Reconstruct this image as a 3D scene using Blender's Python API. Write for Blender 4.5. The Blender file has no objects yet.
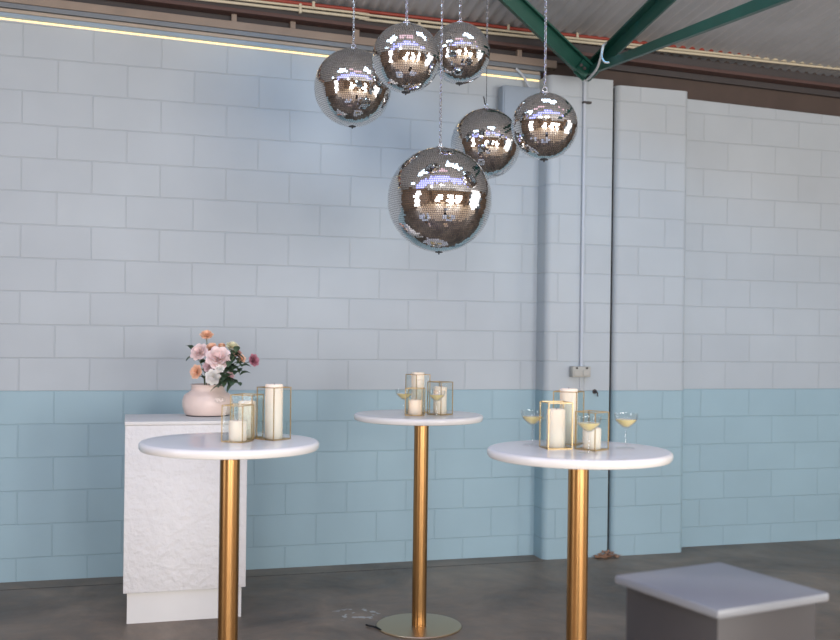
import bpy, bmesh, math, random
from mathutils import Vector, Matrix
random.seed(7)
PI = math.pi
R = math.radians
scene = bpy.context.scene
col = scene.collection

# ------------------------------------------------------------------ camera, world, lights, exposure
ROLL = 0.013
CAMZ = 1.5
cam_d = bpy.data.cameras.new('camera')
cam_d.sensor_width = 36.0
cam_d.lens = 36.0 * 1000 / 840
cam_d.shift_y = 15 / 840
cam_d.clip_start = 0.05
cam = bpy.data.objects.new('camera', cam_d)
cam.matrix_world = Matrix.Translation((0, 0, CAMZ)) @ Matrix.Rotation(R(90), 4, 'X') @ Matrix.Rotation(ROLL, 4, 'Z')
cam_d.dof.use_dof = True
cam_d.dof.focus_distance = 4.9
cam_d.dof.aperture_fstop = 2.8
col.objects.link(cam)
scene.camera = cam
scene.view_settings.view_transform = 'Standard'
scene.view_settings.look = 'None'
scene.view_settings.exposure = -0.74
scene.view_settings.gamma = 1.0
scene.view_settings.use_curve_mapping = False
try:
    scene.cycles.use_denoising = True
    scene.cycles.max_bounces = 10
    scene.cycles.transparent_max_bounces = 24
    scene.cycles.sample_clamp_indirect = 6
    scene.cycles.caustics_reflective = False
    scene.cycles.caustics_refractive = False
except Exception:
    pass

PHI = math.atan(0.2886)
CP, SP = math.cos(PHI), math.sin(PHI)
WALLY = 6.64
def W(s, t, z):                       # wall frame: s along the wall, t out of the wall towards the camera
    return Vector((s*CP + t*SP, WALLY + s*SP - t*CP, z))

world = bpy.data.worlds.new('world'); scene.world = world
world.use_nodes = True
wn = world.node_tree.nodes
wn['Background'].inputs[0].default_value = (0.80, 0.90, 1.0, 1)
wn['Background'].inputs[1].default_value = 0.35

def area(name, s, t, z, look, sx, sy, power, color, spread=PI):
    l = bpy.data.lights.new(name, 'AREA'); l.shape = 'RECTANGLE'; l.size = sx; l.size_y = sy
    l.energy = power; l.color = color; l.spread = spread
    o = bpy.data.objects.new(name, l); col.objects.link(o)
    o.location = W(s, t, z)
    d = Vector(look)
    dw = Vector((d.x*CP + d.y*SP, d.x*SP - d.y*CP, d.z))
    o.rotation_euler = dw.to_track_quat('-Z', 'Z').to_euler()
    return o
# daylight: open roller door on the right, roof skylights; plus added fill lights
area('door_daylight', 6.3, 5.2, 1.75, (-1, 0.12, 0), 5.0, 3.3, 190, (1.0, 0.97, 0.95))
for s_ in (-3.0, 0.5, 3.2):
    area('added_front_fill', s_, 9.95, 1.5, (0, -1, 0), 1.7, 2.6, 330, (1.0, 0.97, 0.95))  # frontal fill added before a solid end wall; no openings there
area('added_left_fill', -6.4, 4.6, 1.9, (1, 0.1, 0), 3.4, 1.5, 110, (0.97, 0.98, 1.0))  # unseen fill light added on the left; that wall has no window
for i in range(6):
    area('blue_skylight', -5.0 + i*1.95, 4.25, 4.05, (0, 0, -1), 1.85, 1.6, 26, (0.30, 0.34, 1.0))
for s_ in (-3.9, -1.9, 0.1, 2.1, 4.1):
    area('skylight', s_, 2.45, 3.86, (0, 0, -1), 0.8, 0.5, 18, (0.62, 0.82, 1.0))
for s_ in (-1.0,):
    area('added_blue_wash', s_, 0.62, 3.665 - 0.025*(s_+1.15), (0, -0.62, -1), 10.5, 0.12, 17, (0.04, 0.50, 1.0), 1.5)  # unseen lamp added to tint the upper wall blue
for s_ in (-0.9, 1.1):
    area('added_pink_panel', s_, 2.95, 3.92, (0, 0, -1), 1.1, 0.35, 1.6, (1.0, 0.62, 0.78))  # added panels standing in for a pink-lit roof in the mirror balls
for i in range(4):
    area('skylight', -3.9 + i*2.6, 7.2, 4.40, (0, 0, -1), 0.8, 2.2, 45, (1.0, 0.98, 0.95))

# ------------------------------------------------------------------ helpers
def U(px, py):
    return px - ROLL*(320-py), py - ROLL*(px-420)
def at(px, py, Y):
    x, y = U(px, py)
    return Vector(((x-420)/1000*Y, Y, CAMZ + (335-y)*Y/1000))
def onplane(px, py, t):               # (s, z) of a pixel on the plane t
    x, y = U(px, py); xp = (x-420)/1000
    s = (xp*(WALLY-CP*t) - SP*t)/(CP - SP*xp)
    Y = WALLY + s*SP - t*CP
    return s, CAMZ + (335-y)*Y/1000

def setp(o, label=None, cat=None, group=None, kind=None):
    if label: o['label'] = label
    if cat: o['category'] = cat
    if group: o['group'] = group
    if kind: o['kind'] = kind
    return o
def empty(name, loc, label, cat, group=None, rz=0):
    o = bpy.data.objects.new(name, None); col.objects.link(o)
    o.empty_display_size = 0.05
    o.location = loc; o.rotation_euler = (0, 0, rz)
    return setp(o, label, cat, group)
def obj(name, bm, mat, parent=None, smooth=False, angle=None):
    me = bpy.data.meshes.new(name)
    bmesh.ops.recalc_face_normals(bm, faces=bm.faces)
    bm.to_mesh(me); bm.free()
    if mat: me.materials.append(mat)
    if smooth:
        for p in me.polygons: p.use_smooth = True
        angle = 50 if angle is None else angle
        if angle < 180:
            me.set_sharp_from_angle(angle=R(angle))
    o = bpy.data.objects.new(name, me); col.objects.link(o)
    if parent: o.parent = parent
    return o
def wallobj(o):
    o.location = (0, WALLY, 0); o.rotation_euler = (0, 0, PHI); return o
def copy_tree(o, parent=None):
    c = o.copy(); col.objects.link(c)
    if parent: c.parent = parent
    for ch in list(o.children): copy_tree(ch, c)
    return c
def add_box(bm, x0, x1, y0, y1, z0, z1, bev=0, M=None):
    vs = [bm.verts.new((x, y, z)) for x in (x0, x1) for y in (y0, y1) for z in (z0, z1)]
    f = [(0,1,3,2),(4,6,7,5),(0,4,5,1),(2,3,7,6),(0,2,6,4),(1,5,7,3)]
    fs = [bm.faces.new([vs[i] for i in q]) for q in f]
    if bev:
        es = list({e for q in fs for e in q.edges})
        r = bmesh.ops.bevel(bm, geom=es, offset=bev, segments=2, affect='EDGES', profile=0.5)
        vs = list({v for v in r['verts']} | {v for v in vs if v.is_valid})
    if M is not None:
        bmesh.ops.transform(bm, matrix=M, verts=[v for v in vs if v.is_valid])
    return vs
def add_lathe(bm, prof, seg=32, c=(0,0,0), closed=False):
    rings = []
    for r, z in prof:
        if r < 1e-6:
            rings.append([bm.verts.new((c[0], c[1], c[2]+z))])
        else:
            rings.append([bm.verts.new((c[0]+r*math.cos(2*PI*i/seg), c[1]+r*math.sin(2*PI*i/seg), c[2]+z)) for i in range(seg)])
    pairs = list(zip(rings, rings[1:]))
    if closed: pairs.append((rings[-1], rings[0]))
    for a, b in pairs:
        if len(a) == 1 and len(b) == 1: continue
        for i in range(seg):
            j = (i+1) % seg
            if len(a) == 1: bm.faces.new((a[0], b[i], b[j]))
            elif len(b) == 1: bm.faces.new((a[i], a[j], b[0]))
            else: bm.faces.new((a[i], a[j], b[j], b[i]))
def add_tube(bm, pts, r, seg=8, cap=True):
    pts = [Vector(p) for p in pts]
    rings = []; up = Vector((0.13, 0.21, 1)).normalized(); prev = None
    for i, p in enumerate(pts):
        d = (pts[min(i+1, len(pts)-1)] - pts[max(i-1, 0)]).normalized()
        if prev is None:
            a = d.cross(up)
            if a.length < 0.1: a = d.cross(Vector((1, 0, 0)))
        else:
            a = prev - d*prev.dot(d)
        a.normalize(); prev = a; b = d.cross(a)
        rr = r[i] if isinstance(r, (list, tuple)) else r
        rings.append([bm.verts.new(p + a*rr*math.cos(2*PI*k/seg) + b*rr*math.sin(2*PI*k/seg)) for k in range(seg)])
    for x, y in zip(rings, rings[1:]):
        for k in range(seg):
            bm.faces.new((x[k], x[(k+1)%seg], y[(k+1)%seg], y[k]))
    if cap:
        bm.faces.new(rings[0]); bm.faces.new(list(reversed(rings[-1])))
def add_bar(bm, p, q, w, h, up=(0,0,1), bev=0):      # rectangular bar from p to q
    p, q = Vector(p), Vector(q); d = (q-p); L = d.length; d.normalize()
    x = d.cross(Vector(up)).normalized(); z = x.cross(d)
    M = Matrix((( x.x, d.x, z.x, p.x), (x.y, d.y, z.y, p.y), (x.z, d.z, z.z, p.z), (0,0,0,1)))
    add_box(bm, -w/2, w/2, 0, L, -h/2, h/2, bev, M)
def add_prism(bm, poly, z0, z1):
    a = [bm.verts.new((x, y, z0)) for x, y in poly]; b = [bm.verts.new((x, y, z1)) for x, y in poly]
    n = len(poly)
    for i in range(n): bm.faces.new((a[i], a[(i+1)%n], b[(i+1)%n], b[i]))
    bm.faces.new(a); bm.faces.new(b)
def smoothpts(pts, n=6):
    pts = [Vector(p) for p in pts]; out = []
    for i in range(len(pts)-1):
        p0 = pts[max(i-1,0)]; p1 = pts[i]; p2 = pts[i+1]; p3 = pts[min(i+2, len(pts)-1)]
        for k in range(n):
            u = k/n
            out.append(0.5*((2*p1)+(-p0+p2)*u+(2*p0-5*p1+4*p2-p3)*u*u+(-p0+3*p1-3*p2+p3)*u**3))
    out.append(pts[-1]); return out

# ------------------------------------------------------------------ materials
def srgb(r, g, b):
    f = lambda c: (c/255/12.92) if c/255 <= 0.04045 else ((c/255+0.055)/1.055)**2.4
    return (f(r), f(g), f(b), 1)
def mat(name, rgb, rough=0.5, metal=0.0, noise=0.0, nscale=8.0, bump=0.0, bscale=60.0, spec=0.5):
    m = bpy.data.materials.new(name); m.use_nodes = True
    nt = m.node_tree; b = nt.nodes['Principled BSDF']
    b.inputs['Base Color'].default_value = rgb; b.inputs['Roughness'].default_value = rough
    b.inputs['Metallic'].default_value = metal; b.inputs['Specular IOR Level'].default_value = spec
    tc = nt.nodes.new('ShaderNodeTexCoord')
    if noise:
        n = nt.nodes.new('ShaderNodeTexNoise'); n.inputs['Scale'].default_value = nscale; n.inputs['Detail'].default_value = 5
        nt.links.new(tc.outputs['Object'], n.inputs['Vector'])
        mx = nt.nodes.new('ShaderNodeMixRGB'); mx.blend_type = 'MIX'
        mx.inputs[1].default_value = tuple(c*(1-noise) for c in rgb[:3])+(1,)
        mx.inputs[2].default_value = tuple(min(1, c*(1+noise)) for c in rgb[:3])+(1,)
        nt.links.new(n.outputs['Fac'], mx.inputs[0]); nt.links.new(mx.outputs[0], b.inputs['Base Color'])
    if bump:
        n2 = nt.nodes.new('ShaderNodeTexNoise'); n2.inputs['Scale'].default_value = bscale; n2.inputs['Detail'].default_value = 4
        nt.links.new(tc.outputs['Object'], n2.inputs['Vector'])
        bp = nt.nodes.new('ShaderNodeBump'); bp.inputs['Strength'].default_value = bump; bp.inputs['Distance'].default_value = 0.01
        nt.links.new(n2.outputs['Fac'], bp.inputs['Height']); nt.links.new(bp.outputs[0], b.inputs['Normal'])
    return m

def block_wall_mat():
    m = bpy.data.materials.new('painted_blockwork'); m.use_nodes = True
    nt = m.node_tree; N = nt.nodes; L = nt.links; b = N['Principled BSDF']
    tc = N.new('ShaderNodeTexCoord'); sep = N.new('ShaderNodeSeparateXYZ'); L.new(tc.outputs['Object'], sep.inputs[0])
    ax = N.new('ShaderNodeMath'); ax.operation = 'ADD'; ax.inputs[1].default_value = 0.08 + 8.0; L.new(sep.outputs[0], ax.inputs[0])
    az = N.new('ShaderNodeMath'); az.operation = 'ADD'; az.inputs[1].default_value = -0.142 + 0.199*2; L.new(sep.outputs[2], az.inputs[0])
    cmb = N.new('ShaderNodeCombineXYZ'); L.new(ax.outputs[0], cmb.inputs[0]); L.new(az.outputs[0], cmb.inputs[1])
    wob = N.new('ShaderNodeTexNoise'); wob.inputs['Scale'].default_value = 6; L.new(tc.outputs['Object'], wob.inputs['Vector'])
    wm = N.new('ShaderNodeVectorMath'); wm.operation = 'SCALE'; wm.inputs['Scale'].default_value = 0.006; L.new(wob.outputs['Color'], wm.inputs[0])
    wa = N.new('ShaderNodeVectorMath'); wa.operation = 'ADD'; L.new(cmb.outputs[0], wa.inputs[0]); L.new(wm.outputs[0], wa.inputs[1])
    br = N.new('ShaderNodeTexBrick'); br.offset = 0.5; br.offset_frequency = 2; br.squash = 1.0
    br.inputs['Scale'].default_value = 1.0; br.inputs['Brick Width'].default_value = 0.4; br.inputs['Row Height'].default_value = 0.199
    br.inputs['Mortar Size'].default_value = 0.0045; br.inputs['Mortar Smooth'].default_value = 0.45
    br.inputs['Color1'].default_value = (1,1,1,1); br.inputs['Color2'].default_value = (0.965,0.965,0.97,1); br.inputs['Mortar'].default_value = (0.95,0.95,0.955,1)
    L.new(wa.outputs[0], br.inputs['Vector'])
    # two-tone paint: pale grey-blue above, duck-egg blue dado below
    gt = N.new('ShaderNodeMath'); gt.operation = 'GREATER_THAN'; gt.inputs[1].default_value = 1.137; L.new(sep.outputs[2], gt.inputs[0])
    pm = N.new('ShaderNodeMixRGB'); pm.inputs[1].default_value = DADO; pm.inputs[2].default_value = UPPER; L.new(gt.outputs[0], pm.inputs[0])
    n = N.new('ShaderNodeTexNoise'); n.inputs['Scale'].default_value = 2.2; n.inputs['Detail'].default_value = 6; L.new(tc.outputs['Object'], n.inputs['Vector'])
    cr = N.new('ShaderNodeMapRange'); cr.inputs['To Min'].default_value = 0.90; cr.inputs['To Max'].default_value = 1.08; L.new(n.outputs['Fac'], cr.inputs[0])
    mu = N.new('ShaderNodeMixRGB'); mu.blend_type = 'MULTIPLY'; mu.inputs[0].default_value = 1; L.new(pm.outputs[0], mu.inputs[1]); L.new(br.outputs['Color'], mu.inputs[2])
    mu2 = N.new('ShaderNodeMixRGB'); mu2.blend_type = 'MULTIPLY'; mu2.inputs[0].default_value = 1; L.new(mu.outputs[0], mu2.inputs[1]); L.new(cr.outputs[0], mu2.inputs[2])
    L.new(mu2.outputs[0], b.inputs['Base Color'])
    b.inputs['Roughness'].default_value = 0.5; b.inputs['Specular IOR Level'].default_value = 0.35
    n3 = N.new('ShaderNodeTexNoise'); n3.inputs['Scale'].default_value = 90; L.new(tc.outputs['Object'], n3.inputs['Vector'])
    hs = N.new('ShaderNodeMath'); hs.operation = 'MULTIPLY_ADD'; hs.inputs[1].default_value = -1.0
    sc = N.new('ShaderNodeMath'); sc.operation = 'MULTIPLY'; sc.inputs[1].default_value = 0.08; L.new(n3.outputs['Fac'], sc.inputs[0])
    L.new(br.outputs['Fac'], hs.inputs[0]); L.new(sc.outputs[0], hs.inputs[2])
    bp = N.new('ShaderNodeBump'); bp.inputs['Strength'].default_value = 0.7; bp.inputs['Distance'].default_value = 0.004
    L.new(hs.outputs[0], bp.inputs['Height']); L.new(bp.outputs[0], b.inputs['Normal'])
    return m

def floor_mat():
    m = bpy.data.materials.new('sealed_concrete'); m.use_nodes = True
    nt = m.node_tree; N = nt.nodes; L = nt.links; b = N['Principled BSDF']
    tc = N.new('ShaderNodeTexCoord')
    n1 = N.new('ShaderNodeTexNoise'); n1.inputs['Scale'].default_value = 1.3; n1.inputs['Detail'].default_value = 8; n1.inputs['Roughness'].default_value = 0.65; n1.inputs['Distortion'].default_value = 0.6
    L.new(tc.outputs['Object'], n1.inputs['Vector'])
    r1 = N.new('ShaderNodeValToRGB'); e = r1.color_ramp.elements
    e[0].position = 0.32; e[0].color = FLOOR_A; e[1].position = 0.68; e[1].color = FLOOR_B
    L.new(n1.outputs['Fac'], r1.inputs[0])
    n2 = N.new('ShaderNodeTexNoise'); n2.inputs['Scale'].default_value = 9; n2.inputs['Detail'].default_value = 8; L.new(tc.outputs['Object'], n2.inputs['Vector'])
    r2 = N.new('ShaderNodeMapRange'); r2.inputs['From Min'].default_value = 0.3; r2.inputs['From Max'].default_value = 0.7; r2.inputs['To Min'].default_value = 0.78; r2.inputs['To Max'].default_value = 1.2
    L.new(n2.outputs['Fac'], r2.inputs[0])
    mu = N.new('ShaderNodeMixRGB'); mu.blend_type = 'MULTIPLY'; mu.inputs[0].default_value = 1; L.new(r1.outputs[0], mu.inputs[1]); L.new(r2.outputs[0], mu.inputs[2])
    # flecks of old white paint
    vo = N.new('ShaderNodeTexNoise'); vo.inputs['Scale'].default_value = 15; vo.inputs['Detail'].default_value = 3; L.new(tc.outputs['Object'], vo.inputs['Vector'])
    r3 = N.new('ShaderNodeMapRange'); r3.inputs['From Min'].default_value = 0.585; r3.inputs['From Max'].default_value = 0.61; L.new(vo.outputs['Fac'], r3.inputs[0])
    vd = N.new('ShaderNodeVectorMath'); vd.operation = 'DISTANCE'; vd.inputs[1].default_value = FLECK; L.new(tc.outputs['Object'], vd.inputs[0])
    r4 = N.new('ShaderNodeMapRange'); r4.inputs['From Min'].default_value = 0.09; r4.inputs['From Max'].default_value = 0.17; r4.inputs['To Min'].default_value = 1; r4.inputs['To Max'].default_value = 0; L.new(vd.outputs['Value'], r4.inputs[0])
    mm = N.new('ShaderNodeMath'); mm.operation = 'MULTIPLY'; L.new(r3.outputs[0], mm.inputs[0]); L.new(r4.outputs[0], mm.inputs[1])
    mx = N.new('ShaderNodeMixRGB'); mx.inputs[2].default_value = srgb(176, 176, 172); L.new(mm.outputs[0], mx.inputs[0]); L.new(mu.outputs[0], mx.inputs[1])
    L.new(mx.outputs[0], b.inputs['Base Color'])
    r5 = N.new('ShaderNodeMapRange'); r5.inputs['To Min'].default_value = 0.30; r5.inputs['To Max'].default_value = 0.62; L.new(n2.outputs['Fac'], r5.inputs[0])
    L.new(r5.outputs[0], b.inputs['Roughness'])
    bp = N.new('ShaderNodeBump'); bp.inputs['Strength'].default_value = 0.12; bp.inputs['Distance'].default_value = 0.01
    L.new(n2.outputs['Fac'], bp.inputs['Height']); L.new(bp.outputs[0], b.inputs['Normal'])
    return m

def thin_glass(name, tint=(1,1,1,1), base=0.05, rough=0.0, refl=0.55):
    m = bpy.data.materials.new(name); m.use_nodes = True
    nt = m.node_tree; N = nt.nodes; L = nt.links
    N.remove(N['Principled BSDF']); out = N['Material Output']
    tr = N.new('ShaderNodeBsdfTransparent'); tr.inputs[0].default_value = tint
    gl = N.new('ShaderNodeBsdfGlossy'); gl.inputs['Roughness'].default_value = rough
    fr = N.new('ShaderNodeFresnel'); fr.inputs[0].default_value = 1.5
    fs = N.new('ShaderNodeMath'); fs.operation = 'MULTIPLY'; fs.inputs[1].default_value = refl; L.new(fr.outputs[0], fs.inputs[0])
    ge = N.new('ShaderNodeNewGeometry'); io = N.new('ShaderNodeMapRange'); io.inputs['To Min'].default_value = 1.5; io.inputs['To Max'].default_value = 1/1.5
    L.new(ge.outputs['Backfacing'], io.inputs[0]); L.new(io.outputs[0], fr.inputs[0])
    ad = N.new('ShaderNodeMath'); ad.operation = 'ADD'; ad.inputs[1].default_value = base; L.new(fs.outputs[0], ad.inputs[0])
    ad.use_clamp = True
    mx = N.new('ShaderNodeMixShader'); L.new(ad.outputs[0], mx.inputs[0]); L.new(tr.outputs[0], mx.inputs[1]); L.new(gl.outputs[0], mx.inputs[2])
    L.new(mx.outputs[0], out.inputs[0]); return m
def emit(name, rgb, strength):
    m = bpy.data.materials.new(name); m.use_nodes = True
    b = m.node_tree.nodes['Principled BSDF']
    b.inputs['Base Color'].default_value = rgb; b.inputs['Emission Color'].default_value = rgb; b.inputs['Emission Strength'].default_value = strength
    return m
def wax_mat():
    m = bpy.data.materials.new('candle_wax'); m.use_nodes = True
    nt = m.node_tree; N = nt.nodes; L = nt.links; b = N['Principled BSDF']; out = N['Material Output']
    b.inputs['Base Color'].default_value = srgb(252, 246, 232); b.inputs['Roughness'].default_value = 0.5
    t = N.new('ShaderNodeBsdfTranslucent'); t.inputs[0].default_value = srgb(255, 226, 190)
    n = N.new('ShaderNodeTexNoise'); n.inputs['Scale'].default_value = 14; tc = N.new('ShaderNodeTexCoord'); L.new(tc.outputs['Object'], n.inputs['Vector'])
    bp = N.new('ShaderNodeBump'); bp.inputs['Strength'].default_value = 0.1; L.new(n.outputs['Fac'], bp.inputs['Height']); L.new(bp.outputs[0], b.inputs['Normal'])
    mx = N.new('ShaderNodeMixShader'); mx.inputs[0].default_value = 0.16
    L.new(b.outputs[0], mx.inputs[1]); L.new(t.outputs[0], mx.inputs[2]); L.new(mx.outputs[0], out.inputs[0]); return m

UPPER = srgb(181, 190, 196)
DADO = srgb(156, 184, 195)
FLOOR_A = srgb(84, 72, 62)
FLOOR_B = srgb(142, 125, 108)
FLECK = ((367-4-420)/1000*5.36, 5.36, 0)
M_wall = block_wall_mat()
M_floor = floor_mat()
M_roof = mat('weathered_corrugated_steel', srgb(178, 179, 182), 0.6, 0.1, 0.22, 3, 0.1, 40)
M_brown = mat('dark_stained_board', srgb(82, 70, 64), 0.8, 0, 0.25, 6)
M_tan = mat('aged_timber', srgb(150, 136, 124), 0.75, 0, 0.18, 7, 0.2, 30)
M_beige = mat('beige_batten', srgb(176, 164, 150), 0.7, 0, 0.12, 9)
M_tray = mat('galvanised_tray', srgb(120, 126, 132), 0.5, 0.3, 0.15, 9)
M_plate = mat('blue_grey_paint', srgb(150, 168, 182), 0.5, 0, 0.1, 6)
M_purlin = mat('red_oxide_steel', srgb(88, 66, 62), 0.65, 0.0, 0.2, 5)
M_dark = mat('charcoal_steel', srgb(70, 66, 66), 0.7, 0, 0.15, 5)
M_red = mat('red_pipe_paint', srgb(150, 62, 48), 0.5, 0, 0.15, 6)
M_cream = mat('cream_conduit', srgb(205, 196, 172), 0.5, 0, 0.08, 6)
M_green = mat('green_steel_paint', srgb(24, 82, 70), 0.45, 0, 0.25, 7)
M_white_pl = mat('white_plastic', srgb(214, 216, 216), 0.45, 0, 0.05, 9)
M_pvc = mat('painted_conduit', srgb(190, 198, 208), 0.5, 0, 0.06, 6)
M_outlet = mat('grey_outlet_plastic', srgb(176, 176, 170), 0.5, 0, 0.06, 9)
M_hole = mat('black_recess', srgb(30, 30, 32), 0.8, 0, 0.1, 9)
M_speaker = mat('speaker_grey', srgb(148, 160, 172), 0.6, 0, 0.05, 30)
M_brick = mat('brown_timber_boarding', srgb(166, 140, 114), 0.7, 0, 0.2, 2)
M_refl_sheet = mat('brown_reflection_sheet', srgb(190, 166, 138), 0.5, 0, 0.15, 3)
M_jointf = mat('dark_floor_joint', srgb(70, 64, 60), 0.8, 0, 0.2, 9)
M_side = mat('dark_side_boarding', srgb(126, 104, 86), 0.7, 0, 0.2, 2)
M_top = mat('white_gloss_laminate', srgb(231, 231, 230), 0.14, 0, 0.01, 5)
M_plinth = mat('white_rough_render', srgb(226, 226, 226), 0.75, 0, 0.05, 10, 1.0, 26)
M_kick = mat('white_painted_board', srgb(222, 222, 220), 0.5, 0, 0.03, 10)
M_steel = mat('bright_steel', srgb(210, 212, 216), 0.25, 1.0, 0.05, 20)
M_core = mat('grey_ball_core', srgb(66, 66, 70), 0.6, 0.3, 0.1, 20)
M_wire = mat('dark_wire', srgb(60, 62, 66), 0.5, 0.6, 0.1, 20)
M_gold = mat('brass_strip', srgb(196, 170, 124), 0.45, 1.0, 0.08, 30)
M_wax = wax_mat()
M_wick = mat('charred_wick', srgb(60, 50, 44), 0.8, 0, 0.1, 30)
M_glass = thin_glass('clear_lantern_glass', (0.97, 0.985, 0.98, 1), 0.0)
M_coupe = thin_glass('clear_coupe_glass', (0.985, 0.99, 0.99, 1), 0.0, 0.0, 1.0)
M_led = emit('warm_led', srgb(255, 220, 146), 2.8)
M_flame = emit('warm_flame', srgb(255, 200, 130), 4.0)
M_wine = mat('sparkling_wine', srgb(255, 236, 168), 0.08)
b = M_wine.node_tree.nodes['Principled BSDF']; b.inputs['Transmission Weight'].default_value = 0.12; b.inputs['IOR'].default_value = 1.33
M_vase = mat('blush_glaze', srgb(232, 212, 202), 0.35, 0, 0.14, 12)
M_leaf = mat('deep_green_leaf', srgb(70, 92, 70), 0.5, 0, 0.25, 30)
M_stem = mat('green_stem', srgb(104, 118, 84), 0.6, 0, 0.15, 30)
M_black = mat('dark_charcoal_laminate', srgb(58, 56, 58), 0.5, 0, 0.1, 9)
M_lid = mat('pale_grey_top', srgb(128, 133, 140), 0.3, 0, 0.04, 9)
M_litter = mat('dry_leaf', srgb(168, 128, 102), 0.8, 0, 0.3, 40)

def brass(name, rgb, rough, streak=True, aniso=0.0):
    m = mat(name, rgb, rough, 1.0)
    nt = m.node_tree; N = nt.nodes; L = nt.links; b = N['Principled BSDF']
    tc = N.new('ShaderNodeTexCoord'); mp = N.new('ShaderNodeMapping'); mp.inputs['Scale'].default_value = (60, 60, 0.6) if streak else (40, 40, 40)
    n = N.new('ShaderNodeTexNoise'); n.inputs['Scale'].default_value = 1.5; n.inputs['Detail'].default_value = 3
    L.new(tc.outputs['Object'], mp.inputs[0]); L.new(mp.outputs[0], n.inputs['Vector'])
    mr = N.new('ShaderNodeMapRange'); mr.inputs['To Min'].default_value = rough*0.98; mr.inputs['To Max'].default_value = rough*1.02
    L.new(n.outputs['Fac'], mr.inputs[0]); L.new(mr.outputs[0], b.inputs['Roughness'])
    return m
M_pole = brass('brushed_brass', srgb(184, 143, 94), 0.28)
M_base = brass('satin_brass', srgb(190, 168, 138), 0.34, False)
def mirror_mat():
    m = bpy.data.materials.new('mirror_tile'); m.use_nodes = True
    nt = m.node_tree; b = nt.nodes['Principled BSDF']
    b.inputs['Base Color'].default_value = (0.86, 0.86, 0.86, 1); b.inputs['Metallic'].default_value = 1; b.inputs['Roughness'].default_value = 0.03
    return m
M_mirror = mirror_mat()

# ------------------------------------------------------------------ the setting
def struct(name, bm, m, inwall=True, label=None, **k):
    o = obj(name, bm, m, None, **k)
    if inwall: wallobj(o)
    setp(o, label, None, None, 'structure'); return o
S0, S1, T1 = -6.5, 6.5, 10.0
bm = bmesh.new(); add_box(bm, -12, 12, -12, 12, -0.12, 0)
fl = struct('floor', bm, M_floor, False, 'grey brown sealed concrete floor')
fl['category'] = 'floor'
bm = bmesh.new(); add_box(bm, S0, S1, -T1, -3.45, -0.01, 0.003)
struct('added_floor_sheet', bm, M_refl_sheet, label='unseen brown floor sheet added to warm the ball reflections')  # sheet added out of view so the mirror balls reflect brown
bm = bmesh.new(); add_box(bm, S0, S1, 0, 0.2, 0, 3.30)
for v in bm.verts:
    if v.co.z > 1: v.co.z += -0.025*(v.co.x+1.15)
struct('wall_back', bm, M_wall, label='two tone painted concrete block wall')
bm = bmesh.new(); add_box(bm, S0, 0.83, -0.192, -0.187, -0.01, 0.0012)
struct('trim_25', bm, M_jointf, label='sawn joint in the concrete floor near the wall')
def pier(s0, s1, t, r, round_right):
    poly = [(s0, 0.0)]
    for i in range(7):
        a = i/6*PI/2
        poly.append((s0 + r - r*math.cos(a), -(t - r) - r*math.sin(a)))
    if round_right:
        for i in range(7):
            a = i/6*PI/2
            poly.append((s1 - r + r*math.sin(a), -(t - r) - r*math.cos(a)))
    else:
        poly.append((s1, -t))
    poly.append((s1, 0.0))
    return poly
bm = bmesh.new(); add_prism(bm, pier(0.832, 1.307, 0.16, 0.045, False), 0, 3.262)
struct('trim_1', bm, M_wall, label='painted block pier with rounded corner', smooth=True, angle=35)
bm = bmesh.new(); add_prism(bm, pier(1.336, 1.90, 0.16, 0.045, True), 0, 3.232)
struct('trim_2', bm, M_wall, label='second painted block pier right of the dark joint', smooth=True, angle=35)
bm = bmesh.new(); add_box(bm, 1.3072, 1.3358, -0.125, 0.0, 0, 3.22)
struct('trim_26', bm, M_hole, label='black strip painting the shade in the joint between the two block piers')  # black fill paints the shade of the open gap
# eave build-up above the blockwork
def band(z0, z1, t0, t1, s0=S0, s1=S1, bev=0.004, slope=-0.025):
    bm = bmesh.new()
    vs = add_box(bm, s0, s1, -t1, -t0, z0, z1, bev)
    for v in bm.verts: v.co.z += slope*(v.co.x+1.15)
    return bm
n = 3
for nm, m, z0, z1, t0, t1, s0, s1 in [
    ('eave board', M_brown, 3.26, 3.64, -0.10, -0.06, S0, S1),
    ('blue grey wall plate', M_plate, 3.312, 3.339, -0.06, 0.022, S0, 0.83),
    ('beige batten', M_beige, 3.341, 3.364, -0.06, 0.018, S0, 0.83),
    ('galvanised tray', M_tray, 3.366, 3.396, -0.06, 0.03, S0, 0.86),
    ('aged timber beam', M_tan, 3.400, 3.452, -0.06, 0.022, S0, 0.95),
    ('dark strip painting the recess shade', M_dark, 3.452, 3.496, -0.055, -0.02, S0, S1),  # charcoal strip stands in for a shaded recess
    ('red oxide purlin', M_purlin, 3.496, 3.52, -0.055, 0.07, S0, S1),
    ('charcoal purlin', M_dark, 3.52, 3.575, -0.055, 0.06, S0, S1)]:
    struct('trim_%d' % n, band(z0, z1, t0, t1, s0, s1), m, label=nm + ' above the block wall'); n += 1
# small posts between beam and purlin
for px in (234, 293, 357, 520):
    s, z = onplane(px, 20, 0.02)
    bm = bmesh.new(); add_box(bm, s-0.016, s+0.016, -0.018, 0.05, 3.45, 3.50)
    for v in bm.verts: v.co.z += -0.025*(s+1.15)
    struct('trim_%d' % n, bm, M_tan, label='short timber packer under the purlin'); n += 1
bm = bmesh.new(); add_box(bm, S0-0.2, S0, -T1, 0.2, 0, 5.2); struct('wall_left', bm, M_side)
bm = bmesh.new()
add_box(bm, S1, S1+0.2, -2.5, 0.2, 0, 5.2); add_box(bm, S1, S1+0.2, -T1, -7.9, 0, 5.2); add_box(bm, S1, S1+0.2, -7.9, -2.5, 3.5, 5.2)
struct('wall_right', bm, M_side)
bm = bmesh.new(); add_box(bm, S0, S1, -T1-0.2, -T1, 0, 5.2); struct('wall_front', bm, M_brick)
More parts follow.
